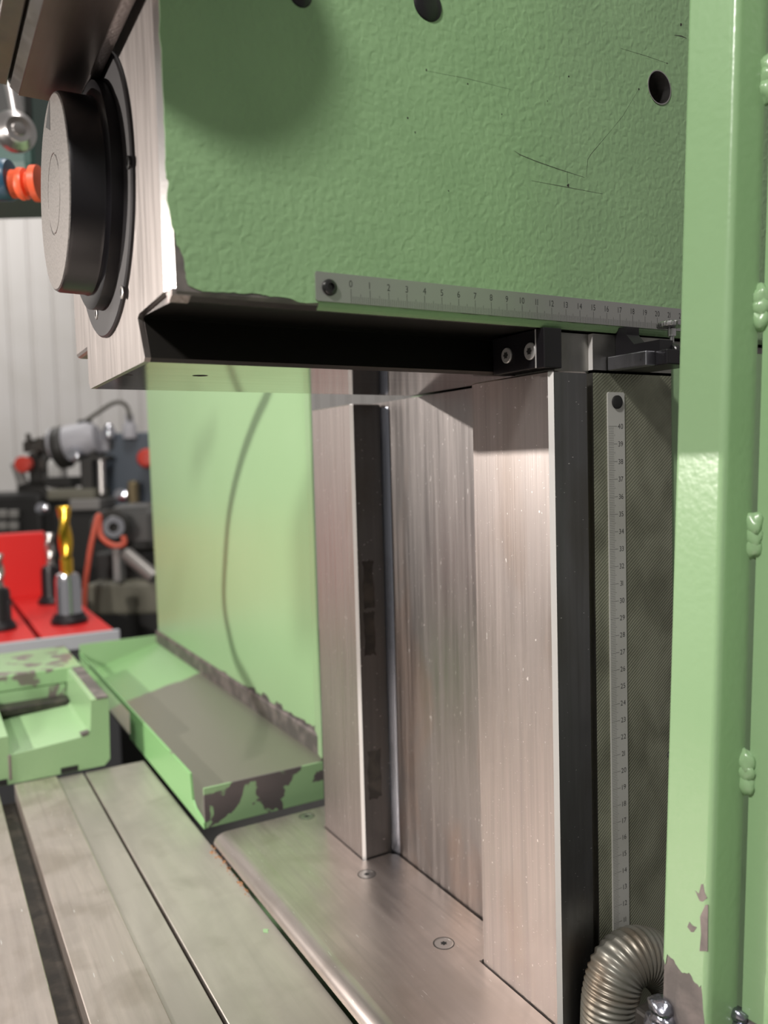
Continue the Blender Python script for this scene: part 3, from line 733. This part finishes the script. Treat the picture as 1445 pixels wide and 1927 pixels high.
# ================================================================ TOOL CART with holders
cart = thing('tool_cart', 'red tool cart with a grey front lip behind the green table end', 'tool cart', (-125, -5, -130))
red = mk('red_enamel', (.62, .022, .02), .4); lipm = mk('grey_lip', (.40, .41, .44), .5)
q0 = at(110, 1206, 152); ZC = q0.z+.8; XC = q0.x
yr = onz(228, 1186, ZC).y
XBk = onz(80, 1122, ZC).x
g0, g1 = onz(92, 1212, ZC), onz(18, 1128, ZC)
ygap = onz(80, 1208, ZC).y
obj('front_lip', bx(XC-1.2, XC, -60, yr, ZC-2.9, ZC-.1, .15), lipm, cart)
obj('shelf_board', bx(XBk-2, XC-1.2, ygap+.5, yr-1.0, ZC-1.5, ZC-.0, .1), red, cart)
obj('shelf_board', bx(XBk-2, XC-1.2, -60, ygap-.5, ZC-1.5, ZC-.0, .1), red, cart)
obj('cart_body', bx(XBk-3, XC-.6, -60, yr-.6, -128, ZC-1.8, .3), mk('dark_cart', (.05, .05, .055), .5), cart)
bt = onx(85, 1000, XBk); obj('back_board', bx(XBk-2.2, XBk-.2, -60, bt.y, ZC-.2, bt.z, .5), red, cart)
for px in (-1,):
    for yy in (-50, yr-8):
        for xx in (XBk+3, XC-6): obj('castor', lathe([(0, -1.2), (3, -1.2), (3, 1.2), (0, 1.2)], (xx, yy, -127), (0, 1, 0), 18), blk, cart)
chrome = mk('polished_chrome', (.62, .63, .68), .12, 1.); gold = mk('gold_coating', (.85, .52, .06), .22, 1.)
def holder(px, py, k, lab, tool=None, dark=False, lean=0, tl=9.5, tr=1.35):
    p = onz(px, py, ZC)
    h = thing('tool_holder', lab, 'tool holder', (p.x, p.y, ZC), 'tool holders on the red cart')
    mt = M['black'] if dark else chrome
    obj('collar', lathe([(0, 0), (3.6*k, 0), (3.7*k, .8*k), (3.3*k, 1.4*k), (2.9*k, 2.2*k)], (p.x, p.y, ZC), (0, 0, 1), 28), M['black'], h, smooth=40)
    obj('shank', lathe([(2.9*k, 1.6*k), (2.6*k, 2.6*k), (2.5*k, 9*k), (2.2*k, 10.2*k), (1.4*k, 10.6*k), (0, 10.6*k)], (p.x, p.y, ZC), (0, 0, 1), 28), mt, h, smooth=40)
    if tool:
        bm = B(); rings = []; nn = 20; N = 44
        for i in range(N+1):
            t = i/N; tw = t*PI*1.9
            rings.append([bm.verts.new((p.x+(tr*(1-.32*(.5+.5*math.cos(2*(2*PI*j/nn))) if t > .26 else tr*.62))*math.cos(2*PI*j/nn+tw), p.y+(tr*(1-.32*(.5+.5*math.cos(2*(2*PI*j/nn))) if t > .26 else tr*.62))*math.sin(2*PI*j/nn+tw), ZC+10*k+tl*t)) for j in range(nn)])
        for a, b_ in zip(rings, rings[1:]):
            for j in range(nn): bm.faces.new((a[j], a[(j+1) % nn], b_[(j+1) % nn], b_[j]))
        bm.faces.new(rings[-1])
        obj('end_mill', bm, tool, h, smooth=True)
    return h
holder(131, 1172, .98, 'chrome tool holder standing upright with a gold coated end mill', gold, tl=14, tr=1.42)
holder(98, 1135, .85, 'black tool holder with a steel cutter behind the gold end mill', M['screw'], True, tl=8, tr=1.2)
holder(2, 1185, .80, 'dark tool holder cut off by the left picture edge', M['screw'], True, tl=7, tr=1.2)

# ================================================================ BACKGROUND MACHINES
D1 = 290.
slate = mk('slate_blue_enamel', (.075, .095, .12), .45); lgrey = mk('light_grey_enamel', (.40, .40, .43), .45); dk = mk('dark_machine', (.03, .029, .026), .5)
olive = mk('olive_grey', (.15, .145, .11), .55); redp = mk('red_plastic', (.60, .05, .03), .4); white = mk('white_plastic', (.70, .70, .68), .4)
gr = thing('tool_grinder', 'slate blue tool grinding machine with a light grey motor, far back left of the panel', 'grinding machine', at(240, 1100, D1))
obj('column', cbox(200, 816, 330, 1000, D1, 40, 1), slate, gr)
obj('lower_column', cbox(228, 985, 330, 1250, D1, 40, 1), mk('blue_green_enamel', (.04, .075, .09), .45), gr)
obj('side_plate', cbox(165, 822, 205, 852, D1-3, 20, 1), lgrey, gr)
obj('motor', lathe([(5, -10), (6.4, -9), (6.6, 4), (5, 6.5), (0, 7)], at(150, 832, D1-6), (hx+Vector((0, 0, .15))), 28), lgrey, gr, smooth=40)
obj('motor_ring', lathe([(7, -2), (7.4, -1.5), (7.4, 1.5), (7, 2)], at(118, 842, D1-6), (hx+Vector((0, 0, .15))), 28), dk, gr, smooth=40)
obj('motor_cap', cbox(145, 790, 167, 817, D1-8, 5, .8), blk, gr)
obj('power_cable', tube(spline([at(160, 793, D1-7), at(185, 776, D1-7), at(210, 760, D1-7), at(228, 757, D1-7), at(240, 768, D1-6), at(244, 790, D1-6)]), .75, 10), mk('cable_grey', (.10, .095, .08), .5), gr, smooth=True)
obj('cable_gland', lathe([(2.4, -3.5), (2.4, 1), (1.6, 2), (1.4, 5), (0, 5)], at(244, 806, D1-4), (0, 0, 1), 20), lgrey, gr, smooth=40)
obj('oil_cup', lathe([(2.0, -2.5), (2.4, 0), (1.2, 2.5), (0, 3)], at(205, 812, D1-4), (0, 0, 1), 20), chrome, gr, smooth=40)
obj('cross_arm', cbox(165, 858, 202, 868, D1-12, 8, .5), dk, gr)
obj('spindle_knob', lathe([(0, -3), (2.3, -2), (2.6, 0), (2.0, 1.6), (0, 2)], at(139, 856, D1-14), FW*-1, 20), chrome, gr, smooth=40)
obj('spindle_housing', cbox(112, 846, 180, 862, D1-10, 12, 1), dk, gr)
obj('tool_post', cbox(152, 862, 176, 935, D1-12, 9, .8), dk, gr)
obj('feed_rod', tube([at(190, 866, D1-12), at(192, 930, D1-12)], 1.3, 12), M['screw'], gr, smooth=40)
obj('table', cbox(88, 922, 178, 942, D1-16, 26, .8), olive, gr)
obj('table_front', cbox(130, 940, 188, 962, D1-18, 20, .6), mk('worn_table', (.24, .235, .225), .5, .4), gr)
obj('emergency_knob', lathe([(3.4, -1), (3.4, 1), (2.6, 2.2), (0, 2.6)], at(277, 863, D1-8), FW*-1, 24), redp, gr, smooth=40)
obj('dark_round', lathe([(2, 0), (2, 1), (0, 1)], at(205, 838, D1-1), FW*-1, 20), blk, gr)
obj('brass_fitting', cbox(240, 905, 258, 955, D1-10, 5, 1), mk('brass_dull', (.20, .16, .09), .4, .6), gr)
obj('blue_bolt', lathe([(0, -1.5), (2.2, -1), (2.2, 1), (0, 1.5)], at(228, 932, D1-10), FW*-1, 18), chrome, gr, smooth=40)
obj('base_cabinet', cbox(126, 960, 330, 1560, D1-10, 60, 2), blk, gr)

bn = thing('lathe_machine', 'black cluttered machine with a red knob against the pale sheet wall', 'machine', at(60, 1000, 310))
obj('bed', cbox(-200, 935, 112, 1600, 318, 40, 2), blk, bn)
obj('saddle', cbox(30, 905, 112, 950, 312, 20, 2), dk, bn)
obj('head_block', cbox(52, 850, 92, 915, 310, 14, 2), dk, bn)
rb = random.Random(9)
bm = B()
for i in range(16):
    px, py = rb.uniform(38, 88), rb.uniform(815, 868); cbox(px, py, px+rb.uniform(6, 16), py+rb.uniform(8, 26), 306+rb.uniform(0, 12), rb.uniform(2, 6), .4, bm)
obj('turret_tools', bm, mk('dark_steel_clutter', (.075, .068, .06), .4, .5), bn)
obj('grey_arm', tube([at(30, 872, 306), at(44, 912, 306)], 2.0, 12), mk('arm_grey', (.30, .295, .28), .5), bn, smooth=40)
obj('red_knob', lathe([(0, -2), (3.0, -1.5), (3.0, 1.5), (0, 2)], at(45, 874, 302), FW*-1, 20), redp, bn, smooth=40)
obj('pale_knob', lathe([(0, -2), (2.4, -1), (2.4, 1), (0, 2)], at(100, 912, 300), FW*-1, 20), white, bn, smooth=40)
obj('steel_knob', lathe([(0, -2), (2.2, -1), (2.2, 1), (0, 2)], at(80, 957, 300), FW*-1, 20), chrome, bn, smooth=40)
bmw = B()
for i, (px, py) in enumerate(((4, 968), (25, 968), (4, 990), (25, 990))):
    obj('dial_plate', cbox(px-9, py-8, px+9, py+8, 306, 2, .5), mk('dial%d' % i, (.24, .235, .22), .5), bn)
bo = obj('white_bottle', lathe([(0, -4.5), (3.2, -4.5), (3.3, -4), (3.3, 1), (2.6, 2.4), (1.2, 3.2), (1.2, 4), (0, 4)], at(108, 878, 296), (0, 0, 1), 24), white, smooth=40)
tag(bo, 'small white plastic bottle between the two background machines', 'bottle')
obj('bottle_shelf', cbox(85, 898, 135, 917, 292, 14, .5), dk, bn)

wg = thing('bench_grinder', 'grinding wheel unit with a silver ring and dark body near an orange cable', 'bench grinder', at(212, 1000, 215))
obj('wheel', lathe([(0, -2), (4.6, -2), (4.8, -1.5), (4.8, 1.5), (4.6, 2), (0, 2)], at(206, 992, 216), FW*-1+RT*.5, 36), dk, wg, smooth=40)
obj('silver_ring', lathe([(1.2, 2.0), (1.3, 2.6), (2.7, 2.6), (2.9, 2.0)], at(214, 992, 214), FW*-1+RT*.3, 30, cap=False), chrome, wg, smooth=40)
obj('motor_body', cbox(205, 950, 300, 1040, 222, 12, 3), mk('grinder_body', (.06, .06, .058), .4), wg)
obj('support_post', cbox(213, 1030, 228, 1096, 216, 4, .4), mk('post_grey', (.26, .26, .255), .45, .5), wg)
obj('clamp_arm', tube([at(238, 1042, 214), at(292, 1088, 210)], 1.9, 12), mk('arm_steel', (.30, .29, .275), .4, .6), wg, smooth=40)
obj('dark_base', cbox(180, 1040, 290, 1110, 226, 14, 1), blk, wg)
obj('coolant_tray', cbox(165, 1098, 330, 1160, 219, 30, 1), olive, wg)
obj('stand', cbox(205, 1130, 330, 1700, 224, 24, 1), blk, wg)
obj('blue_leg', cbox(158, 1108, 200, 1700, 226, 8, 2), mk('blue_leg', (.035, .055, .08), .6), wg)
oc = obj('orange_cable', tube(spline([at(232, 1008, 208), at(233, 1024, 208), at(212, 1026, 208), at(190, 1008, 209), at(186, 970, 209), at(175, 1010, 208), at(166, 1060, 208), at(160, 1110, 208), at(158, 1180, 208)]), .72, 10), mk('orange_rubber', (.50, .09, .05), .5), smooth=True)
tag(oc, 'orange red cable hanging from the grinder with the silver ring', 'cable')

# ================================================================ cable hanging left of the frame, between the machine lamp and the panel
cpx = [(520, 690), (505, 740), (480, 795), (452, 875), (432, 965), (424, 1060), (422, 1130), (430, 1185), (445, 1242), (470, 1290)]
hp = [(lambda P: P+(LAMP-P)*.40)(ony(px, py, YP)) for px, py in cpx]
d0 = (hp[0]-hp[1]); hp = [hp[0]+d0*6] + [hp[0]+d0*2.5] + hp + [hp[-1]+(hp[-1]-hp[-2])*3]
lc_ = obj('lamp_cable', tube(spline(hp), .5, 10), blk, smooth=True)
tag(lc_, 'black lamp cable hanging in front of the splash panel, outside the left edge', 'cable')
